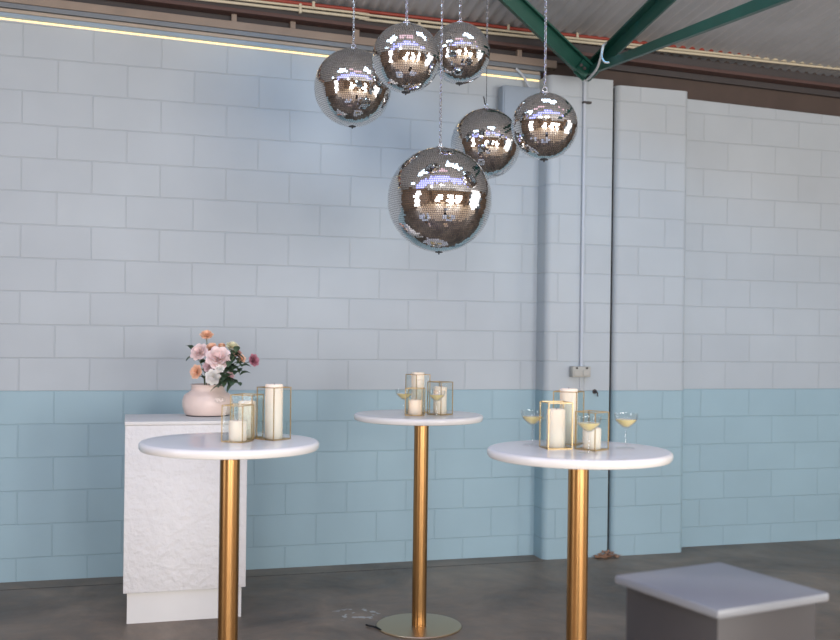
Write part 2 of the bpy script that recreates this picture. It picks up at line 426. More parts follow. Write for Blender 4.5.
# corrugated roof: up to a ridge over the middle of the shed, then down again
ZR, SL, TR = 3.625, 0.115, 7.2
def roof_z(t): return ZR + SL*t if t < TR else ZR + SL*(2*TR - t)
bm = bmesh.new(); pitch = 0.076; k = 8
ncol = int((S1-S0)/pitch*k)
rows = []
for t in (-0.15, TR, T1+0.1):
    rows.append([bm.verts.new((S0 + i*pitch/k, -t, roof_z(t) + 0.010*math.sin(2*PI*i/k) - 0.025*(S0 + i*pitch/k + 1.15))) for i in range(ncol+1)])
for a, b in zip(rows, rows[1:]):
    for i in range(ncol): bm.faces.new((a[i], a[i+1], b[i+1], b[i]))
struct('ceiling', bm, M_roof, label='grey corrugated steel roof underside', smooth=True)

# ------------------------------------------------------------------ services on the wall
def run(name, pts, t, r, m, label, cat, group, clips):
    root = empty(name, W(0, 0, 0)*1, label, cat, group); root.location = (0, WALLY, 0); root.rotation_euler = (0, 0, PHI)
    q = [onplane(x, y, t) for x, y in pts]
    (sa, za), (sb, zb) = q[0], q[-1]
    e = (zb-za)/(sb-sa)
    P = [Vector((-6.3, -t, za + e*(-6.3-sa)*0.8))] + [Vector((s, -t, z)) for s, z in q]
    if q[-1][0] < 6: P.append(Vector((6.3, -t, zb - 0.01)))
    bm = bmesh.new(); add_tube(bm, smoothpts(P, 5), r, 10); obj('pipe', bm, m, root, True)
    for px in clips:
        s = onplane(px, 10, t)[0]
        i = [j for j in range(len(P)-1) if P[j].x <= s <= P[j+1].x][0]
        u = (s-P[i].x)/(P[i+1].x-P[i].x); c = P[i].lerp(P[i+1], u)
        bm = bmesh.new(); add_box(bm, c.x-0.009, c.x+0.009, -t-r-0.004, -t+r+0.004, c.z-r-0.008, c.z+r+0.008, 0.003)
        obj('saddle_clip', bm, M_cream, root)
    return root
run('water_pipe', [(285, 1.5), (365, 11.2), (480, 24.5), (605, 38.7)], 0.088, 0.011, M_red, 'red pipe running along the eave above both cream conduits', 'pipe', None, [313, 508, 577])
run('electrical_conduit', [(285, 4.6), (365, 14.6), (480, 28), (600, 41)], 0.088, 0.0085, M_cream, 'upper cream conduit just beneath the red pipe', 'conduit', 'cream conduits along the eave', [300])
run('electrical_conduit', [(285, 8.6), (365, 19.3), (480, 32.0), (540, 38), (605, 44.5)], 0.088, 0.0095, M_cream, 'lower cream conduit lying along the dark purlin', 'conduit', 'cream conduits along the eave', [300, 419])

# LED strip along the wall top
root = empty('led_strip', (0, WALLY, 0), 'warm white LED strip glowing along the top of the block wall', 'light strip'); root.rotation_euler = (0, 0, PHI)
bm = bmesh.new(); add_box(bm, -6, 0.828, -0.006, 0.0, 3.293, 3.311)
for v in bm.verts: v.co.z += -0.025*(v.co.x+1.15)
obj('backing_tape', bm, M_white_pl, root)
bm = bmesh.new()
s = -6.0
while s < 0.82:
    zc = -0.025*(s+1.15)
    add_box(bm, s+0.001, s+0.015, -0.012, -0.006, 3.2995+zc, 3.3055+zc); s += 0.0185
e = obj('led_diodes', bm, M_led, root); e['kind'] = 'stuff'

# grey wall speaker and its bracket
s0, z1 = onplane(502.5, 84.5, 0.12); s1, _ = onplane(541, 84, 0.12)
root = empty('wall_speaker', W((s0+s1)/2, 0.0, z1-0.27), 'blue-grey box speaker mounted high on the wall behind two mirror balls', 'speaker', rz=PHI)
w = s1-s0
bm = bmesh.new(); add_box(bm, -w/2, w/2, -0.12, -0.03, 0, 0.27, 0.012); obj('cabinet', bm, M_speaker, root, True, 40)
bm = bmesh.new(); add_box(bm, -w/2+0.012, w/2-0.012, -0.126, -0.119, 0.012, 0.258, 0.003); obj('grille', bm, M_speaker, root, True, 40)
bm = bmesh.new(); add_box(bm, -0.05, 0.05, -0.031, 0.0, 0.08, 0.19, 0.003); obj('mounting_bracket', bm, M_dark, root)
a = onplane(516.5, 68, 0.05); b2 = onplane(530, 84, 0.05)
bm = bmesh.new(); c0 = (s0+s1)/2
add_tube(bm, smoothpts([(a[0]-c0, -0.035, a[1]-(z1-0.27)), ((a[0]+b2[0])/2-c0, -0.045, (a[1]+b2[1])/2-(z1-0.27)), (b2[0]-c0, -0.06, 0.262)], 5), 0.009, 8); obj('cable', bm, M_pvc, root, True)

# conduit, outlet and fixings on the pier
s, z = onplane(584.3, 82, 0.165); s2, z2 = onplane(580.2, 366.5, 0.165)
sc = (s+s2)/2
bm = bmesh.new(); add_tube(bm, [(sc, -0.172, z-0.002), (sc, -0.172, z2)], 0.011, 10)
o = obj('electrical_conduit', bm, M_pvc, None, True); wallobj(o); setp(o, 'pale vertical conduit running down the block pier to the outlet', 'conduit')
sl, zt = onplane(571, 366.3, 0.19); sr, zb = onplane(589, 377, 0.19)
root = empty('power_outlet', W((sl+sr)/2, 0.16, zb), 'small grey weatherproof power outlet on the block pier', 'outlet', rz=PHI)
w = (sr-sl)/2; h = zt-zb
bm = bmesh.new(); add_box(bm, -w, w, -0.055, 0.0, 0, h, 0.004); obj('housing', bm, M_outlet, root, True, 40)
for x in (-w*0.5, w*0.5):
    bm = bmesh.new(); add_box(bm, x-w*0.36, x+w*0.36, -0.060, -0.054, h*0.12, h*0.70, 0.002); obj('socket_cover', bm, M_outlet, root)
for x in (-w*0.55, w*0.55):
    bm = bmesh.new(); add_box(bm, x-0.007, x+0.007, -0.060, -0.054, h*0.78, h*0.92); obj('switch', bm, M_hole, root)
bm = bmesh.new(); s, z = onplane(579.8, 378, 0.165); s2, z2 = onplane(579.8, 390, 0.165)
add_tube(bm, [(s, -0.163, z), (s, -0.163, z2)], 0.004, 8)
o = obj('thin_cable', bm, M_pvc, None, True); wallobj(o); setp(o, 'thin cable tail hanging below the grey power outlet', 'cable')
s, z = onplane(594.5, 391.5, 0.165)
root = empty('hose_hook', W(s, 0.16, z), 'small dark metal hook fixed to the pier at the dado line', 'hook', rz=PHI)
bm = bmesh.new(); add_lathe(bm, [(0, 0), (0.016, 0), (0.016, 0.006), (0, 0.008)], 12)
bmesh.ops.transform(bm, matrix=Matrix.Rotation(R(90), 4, 'X'), verts=bm.verts); obj('wall_plate', bm, M_dark, root, True, 40)
bm = bmesh.new(); add_tube(bm, smoothpts([(0,-0.006,0),(0,-0.03,0.002),(0.004,-0.04,-0.012),(0.01,-0.03,-0.03)], 4), 0.005, 8); obj('arm', bm, M_dark, root, True)
# bracket low on the dark joint and a stub on the pier
s, z = onplane(586, 103, 0.165)
bm = bmesh.new(); add_box(bm, s-0.03, s+0.03, -0.19, -0.16, z-0.007, z+0.007, 0.003)
o = obj('wall_bracket', bm, M_dark, None); wallobj(o); setp(o, 'little dark steel bracket high on the block pier', 'bracket')

# green steel: knee brace and truss chords meeting on the pier top
root = empty('steel_brace', (0, 0, 0), 'dark green steel channel brace rising leftwards from the pier top', 'brace')
p = at(586, 72, 6.58); q = at(498, -12, 6.10)
def channel(bm, p, q, w, d, th, up):
    p, q = Vector(p), Vector(q); dd = (q-p).normalized(); x = dd.cross(Vector(up)).normalized(); z = x.cross(dd)
    add_bar(bm, p, q, d, th, up)
    for sgn in (1,): pass
    for sgn in (-1, 1):
        off = x*(sgn*(d/2 - th/2)) - z*(w/2)
        add_bar(bm, p+off, q+off, th, w, up)
bm = bmesh.new(); channel(bm, p, q, 0.05, 0.105, 0.010, (0.1, 1, 0)); obj('channel', bm, M_green, root)
bm = bmesh.new(); add_bar(bm, p.lerp(q, -0.02)+Vector((0,-0.02,0)), p.lerp(q, 0.09)+Vector((0,-0.02,0)), 0.13, 0.012, (0.1, 1, 0)); obj('gusset_plate', bm, M_green, root)
for u in (0.03, 0.07):
    c = p.lerp(q, u) + Vector((0, -0.03, 0))
    bm = bmesh.new(); add_lathe(bm, [(0,-0.006),(0.012,-0.006),(0.012,0.006),(0,0.006)], 6)
    bmesh.ops.transform(bm, matrix=Matrix.Translation(c) @ Matrix.Rotation(R(90), 4, 'X'), verts=bm.verts); obj('bolt', bm, M_dark, root)
root = empty('roof_truss', (0, 0, 0), 'bright green steel roof truss running from the pier top towards the right foreground', 'truss')
p0 = W(1.12, 0.05, 3.305)
q_up = at(648, 10, 5.6)
q_lo = at(648, 50, 5.5)
bm = bmesh.new(); add_bar(bm, p0 + Vector((0.02, 0, 0.02)), p0.lerp(q_up, 1.3)+Vector((0.02,0,0.02)), 0.10, 0.012, (0, 0, 1)); add_bar(bm, p0 + Vector((0.02, 0, -0.02)), p0.lerp(q_up, 1.3)+Vector((0.02,0,-0.02)), 0.012, 0.10, (0, 0, 1)); obj('top_chord', bm, M_green, root)
bm = bmesh.new(); add_bar(bm, p0, p0.lerp(q_lo, 3.0), 0.075, 0.012, (0, 0, 1)); add_bar(bm, p0+Vector((-0.032,0,0)), p0.lerp(q_lo, 3.0)+Vector((-0.032,0,0)), 0.012, 0.05, (0, 0, 1)); obj('bottom_chord', bm, M_green, root)
bm = bmesh.new(); add_box(bm, -0.07, 0.07, -0.07, 0.05, -0.045, -0.03, 0.003, Matrix.Translation(p0) @ Matrix.Rotation(PHI, 4, 'Z')); obj('bearing_plate', bm, M_green, root)
# white cable looped round the truss
bm = bmesh.new()
add_tube(bm, smoothpts([at(586, 80, 6.62), at(590, 77, 6.45), at(597, 68, 6.2), at(601, 56, 6.1), at(603, 46, 6.1), at(607, 42.5, 6.3)], 6), 0.008, 8)
add_tube(bm, smoothpts([at(603, 46, 6.1), at(601.5, 56, 6.05), at(604.5, 62, 6.0), at(609, 62.5, 6.0)], 6), 0.006, 8)
o = obj('white_cable', bm, M_white_pl, None, True); setp(o, 'white cable looping down from the conduits across the green truss', 'cable')

# dry leaves swept into the dark joint
bm = bmesh.new(); rr = random.Random(3)
for i in range(90):
    s = 1.31 + rr.gauss(-0.03, 0.045); t = 0.17 + abs(rr.gauss(0.015, 0.03)); z = 0.004 + max(0, 0.05 - abs(s-1.3)*0.5 - (t-0.17)*0.6)*rr.random()
    a = rr.random()*6.28; L = rr.uniform(0.008, 0.02)
    d = Vector((math.cos(a), math.sin(a), rr.uniform(-0.1, 0.5)))*L; e = Vector((-math.sin(a), math.cos(a), rr.uniform(-0.1, 0.4)))*L*0.5
    c = Vector((s, -t, z+0.006))
    v = [bm.verts.new(c+x) for x in (-d, e, d, -e)]
    w = [bm.verts.new(c+x+Vector((0,0,0.002))) for x in (-d, e, d, -e)]
    bm.faces.new(v); bm.faces.new(w)
    for k2 in range(4): bm.faces.new((v[k2], v[(k2+1)%4], w[(k2+1)%4], w[k2]))
o = obj('leaf_litter', bm, M_litter, None); wallobj(o); setp(o, 'pile of dry brown leaves at the foot of the dark joint', 'leaves', None, 'stuff')

# black cord end lying by the middle table's base
def floor_at(px, py):
    x, y = U(px, py); Y = CAMZ*1000/(y-335); return Vector(((x-420)/1000*Y, Y, 0))
bm = bmesh.new(); add_tube(bm, smoothpts([floor_at(366, 626)+Vector((0,0,.006)), floor_at(370, 627.5)+Vector((0,0,.008)), floor_at(376, 628.5)+Vector((0,0,.006)), floor_at(381, 631.5)+Vector((0,0,.006))], 5), 0.005, 8)
o = obj('black_cord', bm, M_hole, None, True); setp(o, 'short black cord lying on the floor against the round brass base', 'cord')

# ------------------------------------------------------------------ bar tables
TH = 1.094
def make_table(x, y, label):
    root = empty('bar_table', (x, y, 0), label, 'table', 'round white bar tables on brass poles')
    bm = bmesh.new(); r = 0.333; h = 0.034; q = 0.013
    prof = [(0, TH-h), (r-0.02, TH-h), (r-0.006, TH-h+0.003), (r-0.001, TH-h+0.010)]
    for i in range(7):
        a = i/6*PI/2; prof.append((r-q+q*math.cos(a), TH-q+q*math.sin(a)))
    prof += [(0.2, TH), (0, TH)]
    add_lathe(bm, prof, 96); obj('tabletop', bm, M_top, root, True, 40)
    bm = bmesh.new(); add_lathe(bm, [(0, TH-h-0.012), (0.11, TH-h-0.012), (0.11, TH-h), (0, TH-h)], 40); obj('mounting_plate', bm, M_dark, root, True, 30)
    bm = bmesh.new(); add_lathe(bm, [(0, 0.008), (0.0375, 0.008), (0.0375, TH-h-0.012), (0, TH-h-0.012)], 48); obj('pole', bm, M_pole, root, True, 40)
    bm = bmesh.new(); add_lathe(bm, [(0, 0), (0.219, 0), (0.220, 0.004), (0.217, 0.008), (0.211, 0.009), (0, 0.009)], 80); obj('base_plate', bm, M_base, root, True, 40)
    return root
TC = (0.010, 5.15); TL = (-0.708, 3.76); TRt = (0.582, 3.63)
tab = make_table(*TC, 'middle round white bar table with its whole round brass base on the floor')
for ch in tab.children:
    if ch.name.startswith('tabletop'): top_child = ch
    if ch.name.startswith('pole'): pole_child = ch
for p, l in ((TL, 'round white bar table nearest the flower plinth'), (TRt, 'round white bar table carrying three champagne coupes, in front of the pier')):
    t = copy_tree(tab); t.location = (p[0], p[1], 0); t['label'] = l
top_child.location.x = -0.012; pole_child.location.x = 0.004
for ch in tab.children:
    if ch.name.startswith('base_plate'): ch.location.x = 0.004

# ------------------------------------------------------------------ lanterns and candles
def make_lantern(name, side, h, label, group):
    root = empty(name, (0, 0, 0), label, 'lantern', group)
    a = side/2; w = 0.003
    bm = bmesh.new()
    for x in (-a, a):
        for y in (-a, a): add_box(bm, x-w/2, x+w/2, y-w/2, y+w/2, 0, h)
    for z in (w/2, h-w/2):
        for k in (-a, a):
            add_box(bm, -a, a, k-w/2, k+w/2, z-w/2, z+w/2); add_box(bm, k-w/2, k+w/2, -a, a, z-w/2, z+w/2)
    obj('frame', bm, M_gold, root)
    bm = bmesh.new(); add_box(bm, -a, a, -a, a, 0.0006, 0.002); obj('base', bm, M_gold, root)
    for k in range(4):
        bm = bmesh.new(); add_box(bm, -a+w/2, a-w/2, -0.001, 0.001, w, h-w)
        o = obj('glass_pane', bm, M_glass, root); o.location = (a*math.sin(k*PI/2), -a*math.cos(k*PI/2), 0); o.rotation_euler = (0, 0, k*PI/2)
    return root
def make_candle(r, h, label, group):
    root = empty('pillar_candle', (0, 0, 0), label, 'candle', group)
    bm = bmesh.new(); add_lathe(bm, [(0, 0), (r-0.002, 0), (r, 0.002), (r, h-0.004), (r-0.003, h), (r-0.007, h-0.001), (r*0.6, h-0.006), (0, h-0.007)], 40)
    obj('wax', bm, M_wax, root, True, 50)
    bm = bmesh.new(); add_tube(bm, [(0, 0, h-0.008), (0.0006, 0, h-0.002), (0.0015, 0, h+0.004)], 0.0011, 6); obj('wick', bm, M_wick, root, True)
    return root
def glow(x, y, z, e):
    l = bpy.data.lights.new('candle_glow', 'POINT'); l.energy = e; l.color = (1.0, 0.60, 0.32); l.shadow_soft_size = 0.006
    o = bpy.data.objects.new('candle_glow', l); col.objects.link(o); o.location = (x, y, z)
protoL = {}; protoC = {}
LH = {'tall': (0.090, 0.200), 'medium': (0.091, 0.168), 'small': (0.085, 0.137)}
CH = {'tall': (0.034, 0.207), 'medium': (0.034, 0.140), 'small': (0.033, 0.076)}
def lantern(kind, x, y, rz, lab, clab, lit=1.0):
    z = TH + 0.0005
    nm = {'tall': 'glass_lantern', 'medium': 'glass_lantern', 'small': 'glass_lantern'}[kind]
    if kind not in protoL: L = protoL[kind] = make_lantern(nm, *LH[kind], lab, 'brass-edged glass candle lanterns'); C = protoC[kind] = make_candle(*CH[kind], clab, 'pillar candles in the lanterns')
    else: L = copy_tree(protoL[kind]); C = copy_tree(protoC[kind])
    L['label'] = lab; C['label'] = clab
    L.location = (x, y, z); L.rotation_euler = (0, 0, rz); C.location = (x, y, z+0.0022); C.rotation_euler = (0, 0, rz*2)
    h = CH[kind][1]
    if lit: glow(x, y, z + h - 0.028, 0.065*lit)
def table_at(px, Y):                   # x for pixel column at depth Y, at table height
    yy = 335 + (CAMZ-TH)*1000/Y
    return (px - ROLL*(320-yy) - 420)/1000*Y
def LN(kind, px, Y, rz, lab, clab, lit=1.0): lantern(kind, table_at(px, Y), Y, R(rz), lab, clab, lit)
# left table
LN('tall', 273.3, 3.83, 53, 'tall glass lantern standing alone at the right of the table by the flowers', 'tall white pillar candle reaching its lantern rim on the left table', 0.8)
LN('medium', 246.5, 3.86, 71, 'medium glass lantern behind the small one on the left table', 'mid-height white candle in the rear lantern on the left table', 0.5)
LN('small', 237.3, 3.73, 72, 'small glass lantern at the front of the table by the flowers', 'short white candle in the small lantern on the left table', 0.3)
# middle table
LN('tall', 417.3, 5.25, 38, 'tall glass lantern at the back of the middle table', 'tall candle rising behind the short one on the middle table', 1.0)
LN('medium', 439.7, 5.13, 48, 'medium glass lantern at the right of the middle table', 'mid-height candle behind the coupe on the middle table', 1.0)
LN('small', 414.8, 5.06, 80, 'small glass lantern at the front left of the middle table', 'short glowing candle in the small lantern on the middle table', 1.6)
# right table
LN('tall', 568.0, 3.80, 63, 'tall glass lantern rising at the back of the right-hand table', 'tall candle at the back of the table with three coupes', 0.8)
LN('medium', 555.5, 3.65, 13, 'medium glass lantern between the left coupe and the small lantern on the right table', 'thick mid-height candle in front of the tall one on the right table', 0.8)
LN('small', 591.5, 3.62, 46, 'small glass lantern behind the front coupe on the right-hand table', 'short white candle behind the front coupe on the right table', 0.2)

# ------------------------------------------------------------------ coupes of sparkling wine
def make_coupe(label):
    root = empty('coupe_glass', (0, 0, 0), label, 'glass', 'champagne coupes on the bar tables')
    H = 0.128
    bm = bmesh.new()
    prof = [(0.004, 0.074), (0.012, 0.077), (0.024, 0.087), (0.036, 0.098), (0.042, 0.110), (0.044, 0.128), (0.0428, 0.128), (0.0408, 0.111), (0.035, 0.0995), (0.023, 0.0885), (0.011, 0.079), (0, 0.078)]
    add_lathe(bm, prof, 40); obj('bowl', bm, M_coupe, root, True)
    bm = bmesh.new(); add_lathe(bm, [(0.0045, 0.006), (0.003, 0.02), (0.0027, 0.05), (0.0034, 0.068), (0.006, 0.076), (0, 0.077)], 16); obj('stem', bm, M_coupe, root, True)
    bm = bmesh.new(); add_lathe(bm, [(0.034, 0.0006), (0.033, 0.0018), (0.02, 0.0035), (0.006, 0.007), (0, 0.008)], 40); obj('foot', bm, M_coupe, root, True, 50)
    bm = bmesh.new(); add_lathe(bm, [(0, 0.0785), (0.0105, 0.0797), (0.0225, 0.0893), (0.0345, 0.1003), (0.0385, 0.1065), (0, 0.1065)], 40); obj('wine', bm, M_wine, root, True, 50)
    return root
cp = make_coupe('')
first = True
for px, Y, l in ((532.0, 3.74, 'coupe of pale wine at the left edge of the right-hand table'),
                 (588.3, 3.49, 'coupe of pale wine at the front of the right-hand table, before a short candle'),
                 (625.5, 3.66, 'coupe of pale wine at the right of the table with three coupes'),
                 (403.6, 5.09, 'coupe of amber wine left of the small lantern on the middle table'),
                 (436.3, 5.02, 'coupe of amber wine before the medium lantern on the middle table')):
    o = cp if first else copy_tree(cp); first = False
    o.location = (table_at(px, Y), Y, TH+0.0005); o['label'] = l

# ------------------------------------------------------------------ mirror balls
def tiles_mesh(r, size=0.0100, jit=0.012, seed=1):
    rnd = random.Random(seed); bm = bmesh.new()
    nr = int(PI*r/size)
    for i in range(nr):
        th = (i+0.5)/nr*PI
        n = max(4, int(2*PI*r*math.sin(th)/size)); off = rnd.random()
        if r*math.sin(th) < 0.022: continue
        hz = PI*r/nr*0.5*0.86; hx = PI*r*math.sin(th)/n*0.86
        for k in range(n):
            ph = 2*PI*(k+off)/n
            N = Vector((math.sin(th)*math.cos(ph), math.sin(th)*math.sin(ph), math.cos(th)))
            E = Vector((-math.sin(ph), math.cos(ph), 0)); D = N.cross(E)
            a, b = rnd.gauss(0, jit), rnd.gauss(0, jit)
            E2 = E + N*a; D2 = D + N*b
            c = N*r
            bm.faces.new([bm.verts.new(c + E2*x*hx + D2*y*hz) for x, y in ((-1,-1),(1,-1),(1,1),(-1,1))])
    me = bpy.data.meshes.new('mirror_tiles'); bm.to_mesh(me); bm.free(); me.materials.append(M_mirror)
    return me
def make_ball(r, label, seed):
    root = empty('mirror_ball', (0, 0, 0), label, 'mirror ball', 'hanging mirror balls')
    o = bpy.data.objects.new('mirror_tiles', tiles_mesh(r, seed=seed)); col.objects.link(o); o.parent = root
    bm = bmesh.new(); bmesh.ops.create_uvsphere(bm, u_segments=64, v_segments=40, radius=r-0.0035); obj('core', bm, M_core, root, True)
    bm = bmesh.new(); add_lathe(bm, [(0.024, r-0.004), (0.024, r+0.003), (0.018, r+0.006), (0.006, r+0.007), (0, r+0.007)], 24); obj('top_cap', bm, M_steel, root, True, 40)
    bm = bmesh.new(); pts = [(0.011*math.cos(a), 0, r+0.017+0.011*math.sin(a)) for a in [2*PI*i/16 for i in range(17)]]; add_tube(bm, pts, 0.0025, 6, False); obj('hanging_ring', bm, M_steel, root, True)
    bm = bmesh.new(); add_lathe(bm, [(0, -r-0.012), (0.003, -r-0.011), (0.004, -r-0.004), (0.018, -r-0.002), (0.020, -r+0.003), (0, -r+0.004)], 20); obj('bottom_stud', bm, M_wire, root, True, 40)
    return root
def make_chain(x, y, z0, z1, label, wire=0.0):
    root = empty('hanging_chain', (x, y, z0), label, 'chain', 'chains holding the mirror balls')
    bm = bmesh.new(); L = 0.0175; wr = 0.0019; z = wire
    if wire:
        b2 = bmesh.new(); add_tube(b2, smoothpts([(0, 0, 0), (0.001, 0, wire*0.5), (0, 0, wire+0.006)], 4), 0.0018, 6); obj('wire', b2, M_wire, root, True)
        b3 = bmesh.new(); add_tube(b3, smoothpts([(0.004, 0, 0.0), (-0.008, 0, 0.006), (-0.012, 0, 0.03), (-0.016, 0, 0.045)], 5), 0.0035, 6); obj('hook', b3, M_wire, root, True)
    i = 0
    while z0 + z < z1:
        M = Matrix.Translation((0, 0, z + L/2)) @ Matrix.Rotation((i % 2)*PI/2 + R(35), 4, 'Z')
        hw, hl = 0.0047, L/2 + wr - 0.0047
        pts = []
        for k in range(5): a = PI*k/4; pts.append(M @ Vector((hw*math.cos(a), 0, hl + hw*math.sin(a))))
        for k in range(5): a = PI + PI*k/4; pts.append(M @ Vector((hw*math.cos(a), 0, -hl + hw*math.sin(a))))
        pts.append(pts[0]); add_tube(bm, pts, wr, 5, False)
        z += L; i += 1
    obj('links', bm, M_steel, root, True)
    return root
protoB = {}
def tloc(p): return ((p.x)*SP - (p.y-WALLY)*CP)
for px, py, rpx, r, lab, clab, wire, rz in [
    (352.6, 88.0, 38.6, 0.20, 'mirror ball hanging leftmost, beside the lit LED strip', 'steel chain of the leftmost mirror ball', 0, 0.3),
    (406.0, 58.3, 34.2, 0.15, 'mirror ball hanging in front of its two neighbours in the upper row', 'steel chain of the foremost ball in the upper row', 0, 1.1),
    (459.5, 53.5, 30.2, 0.15, 'smallest mirror ball, hanging highest under the eave', 'steel chain of the smallest highest mirror ball', 0, 2.0),
    (485.5, 144.0, 35.0, 0.20, 'mirror ball hanging at the back, half hidden by the big ball and its neighbour', 'chain and thin dark wire of the rear mirror ball', 0.22, 2.7),
    (544.2, 126.5, 33.2, 0.15, 'rightmost mirror ball, hanging before the grey wall speaker', 'steel chain of the rightmost mirror ball', 0, 3.3),
    (439.4, 200.0, 52.2, 0.25, 'largest and lowest mirror ball in the cluster', 'long steel chain of the largest mirror ball', 0, 4.1)]:
    Y = r*1000/rpx
    c = at(px, py, Y)
    if r not in protoB: B = protoB[r] = make_ball(r, lab, int(r*100))
    else: B = copy_tree(protoB[r])
    B['label'] = lab; B.location = c; B.rotation_euler = (0, 0, rz)
    make_chain(c.x, c.y, c.z + r + 0.026, roof_z(tloc(c)) - 0.025*(c.x*CP + (c.y-WALLY)*SP + 1.15) - 0.014, clab, wire)

# ------------------------------------------------------------------ plinth, vase and flowers
px_r, Yp = 247.0, 5.27
PR = at(px_r, 470, Yp)                                   # front right edge
PW, PD, PH = 0.62, 0.48, 1.038
root = empty('flower_plinth', (PR.x, PR.y, 0), 'white rough-textured plinth under the vase of flowers', 'plinth', rz=PHI)
bm = bmesh.new(); add_box(bm, -PW, 0, 0, PD, 0.160, PH-0.02, 0.004); obj('body', bm, M_plinth, root, True, 40)
bm = bmesh.new(); add_box(bm, -PW-0.003, 0.003, -0.003, PD+0.003, PH-0.02, PH, 0.004); obj('top_panel', bm, M_kick, root, True, 40)
bm = bmesh.new(); add_box(bm, -PW+0.02, -0.02, 0.02, PD-0.02, 0.0, 0.160); obj('kickboard', bm, M_kick, root)
VC = at(207.5, 414, 5.56); VC.z = PH + 0.0005
root = empty('vase', VC, 'squat blush pink ceramic vase full of flowers on the white plinth', 'vase')
bm = bmesh.new()
add_lathe(bm, [(0, 0), (0.112, 0), (0.126, 0.012), (0.138, 0.05), (0.139, 0.085), (0.130, 0.112), (0.105, 0.130), (0.092, 0.140), (0.090, 0.160), (0.096, 0.172), (0.090, 0.173), (0.084, 0.160), (0.086, 0.14), (0.12, 0.11), (0.125, 0.05), (0.10, 0.012), (0, 0.01)], 48)
obj('body', bm, M_vase, root, True)
bm = bmesh.new(); add_lathe(bm, [(0, -0.0004), (0.116, -0.0004), (0.118, 0.006), (0.113, 0.008)], 48); obj('foot_ring', bm, M_wire, root, True, 30)
rc = at(218, 400, 5.405) - VC
bm = bmesh.new()
bmesh.ops.create_icosphere(bm, subdivisions=1, radius=0.027, matrix=Matrix.Translation(rc + Vector((0.01, 0.0, 0))) @ Matrix.Diagonal((1.3, 0.7, 0.8, 1)))
obj('glass_rosette', bm, M_coupe, root)

def petal_bloom(bm, r, layers, c=Vector((0,0,0)), axis=Vector((0,-0.6,0.8)), rnd=random, open_=1.0):
    axis = axis.normalized(); q = axis.to_track_quat('Z', 'Y')
    for li in range(layers):
        f = (li+1)/layers; n = 3 + li
        for k in range(n):
            a = 2*PI*k/n + li*0.7 + rnd.uniform(-.15, .15); tilt = (0.10 + 0.80*f*open_) 
            wd = r*(0.35 + 0.38*f); ht = r*(0.75 + 0.25*f)*1.0
            grid = []
            for i in range(5):
                u = i/4; row = []
                for j in range(5):
                    v = (j/4-0.5)*2
                    ww = wd*math.sin(PI*min(1, 0.18+0.70*u))**0.7
                    x = v*ww; rad = r*0.10*f + ht*u*math.sin(tilt*(0.5+0.6*u)); zz = ht*u*math.cos(tilt*(0.5+0.6*u)) - r*0.25*f - 0.06*r*(u**3)*f
                    cup = -0.28*r*f*(v*v)*(0.4+u*0.6)
                    p = Vector((rad + cup, x, zz)); p.rotate(Matrix.Rotation(a, 3, 'Z')); p.rotate(q); row.append(bm.verts.new(c+p))
                grid.append(row)
            for i in range(4):
                for j in range(4): bm.faces.new((grid[i][j], grid[i][j+1], grid[i+1][j+1], grid[i+1][j]))
def leaf(bm, base, d, L, wd, rnd):
    d = d.normalized(); sd = d.cross(Vector((0.1, 0.3, 1))).normalized(); up = sd.cross(d); rows = []
    for i in range(6):
        u = i/5; ww = wd*math.sin(PI*(0.06+0.94*u))**0.8 if u < 1 else 0.0005
        c = base + d*L*u + up*(L*0.35*u*(1-u)) - Vector((0, 0, 0.25*L*u*u))
        rows.append([bm.verts.new(c - sd*ww + up*ww*0.3), bm.verts.new(c), bm.verts.new(c + sd*ww + up*ww*0.3)])
    for a, b in zip(rows, rows[1:]):
        for j in range(2): bm.faces.new((a[j], a[j+1], b[j+1], b[j]))
pet = {}
def petal_mat(key, rgb):
    if key not in pet:
        m = pet[key] = mat('petal_'+key, srgb(*rgb), 0.6, 0, 0.10, 40)
        b = m.node_tree.nodes['Principled BSDF']; b.inputs['Subsurface Weight'].default_value = 0.15; b.inputs['Subsurface Radius'].default_value = (0.01, 0.006, 0.005)
    return pet[key]
PC = {'blush': (252, 226, 224), 'peach': (248, 204, 176), 'cream': (240, 236, 208), 'white': (238, 236, 232), 'mauve': (190, 130, 148), 'rust': (188, 140, 128), 'dusk': (214, 182, 186)}
mouth = VC + Vector((0, 0, 0.165))
def flower(name, px, py, Y, rpx, colr, layers, label, axis=(0.15, -0.8, 0.5), open_=1.0, leaves=1, cat='flower'):
    c = at(px, py, Y); r = rpx*1.3*Y/1000; rnd = random.Random(int(px*7+py))
    root = empty(name, mouth, label, cat, 'flowers in the blush vase')
    ax = Vector(axis).normalized(); cl = c - mouth
    bm = bmesh.new(); petal_bloom(bm, r, layers, cl, ax, rnd, open_); obj('bloom', bm, petal_mat(colr, PC[colr]), root, True)
    foot = cl - ax*r*0.35
    d0 = Vector((max(-0.06, min(0.06, cl.x*0.4)), rnd.uniform(-.03, .03), -0.11))
    pts = smoothpts([d0, Vector((d0.x*1.2, d0.y, 0.01)), foot*0.55 + Vector((0, 0, 0.012)), foot], 5)
    bm = bmesh.new(); add_tube(bm, pts, 0.0026, 6); obj('stem', bm, M_stem, root, True)
    for k in range(leaves):
        bm = bmesh.new(); u = pts[int(len(pts)*(0.6 + 0.2*k))-1]
        leaf(bm, u, Vector((rnd.uniform(-1, 1), rnd.uniform(-1, -0.2), rnd.uniform(-0.1, 0.7))), 0.05, 0.016, rnd); obj('leaf', bm, M_leaf, root, True)
    return root
flower('rose', 218, 359, 5.46, 11.0, 'blush', 6, 'large open pale pink rose at the front of the bouquet', (0.2, -0.85, 0.45), 1.0)
flower('rose', 206.5, 336, 5.56, 6.0, 'peach', 4, 'topmost small peach rose standing above the bouquet', (0.1, -0.6, 0.8))
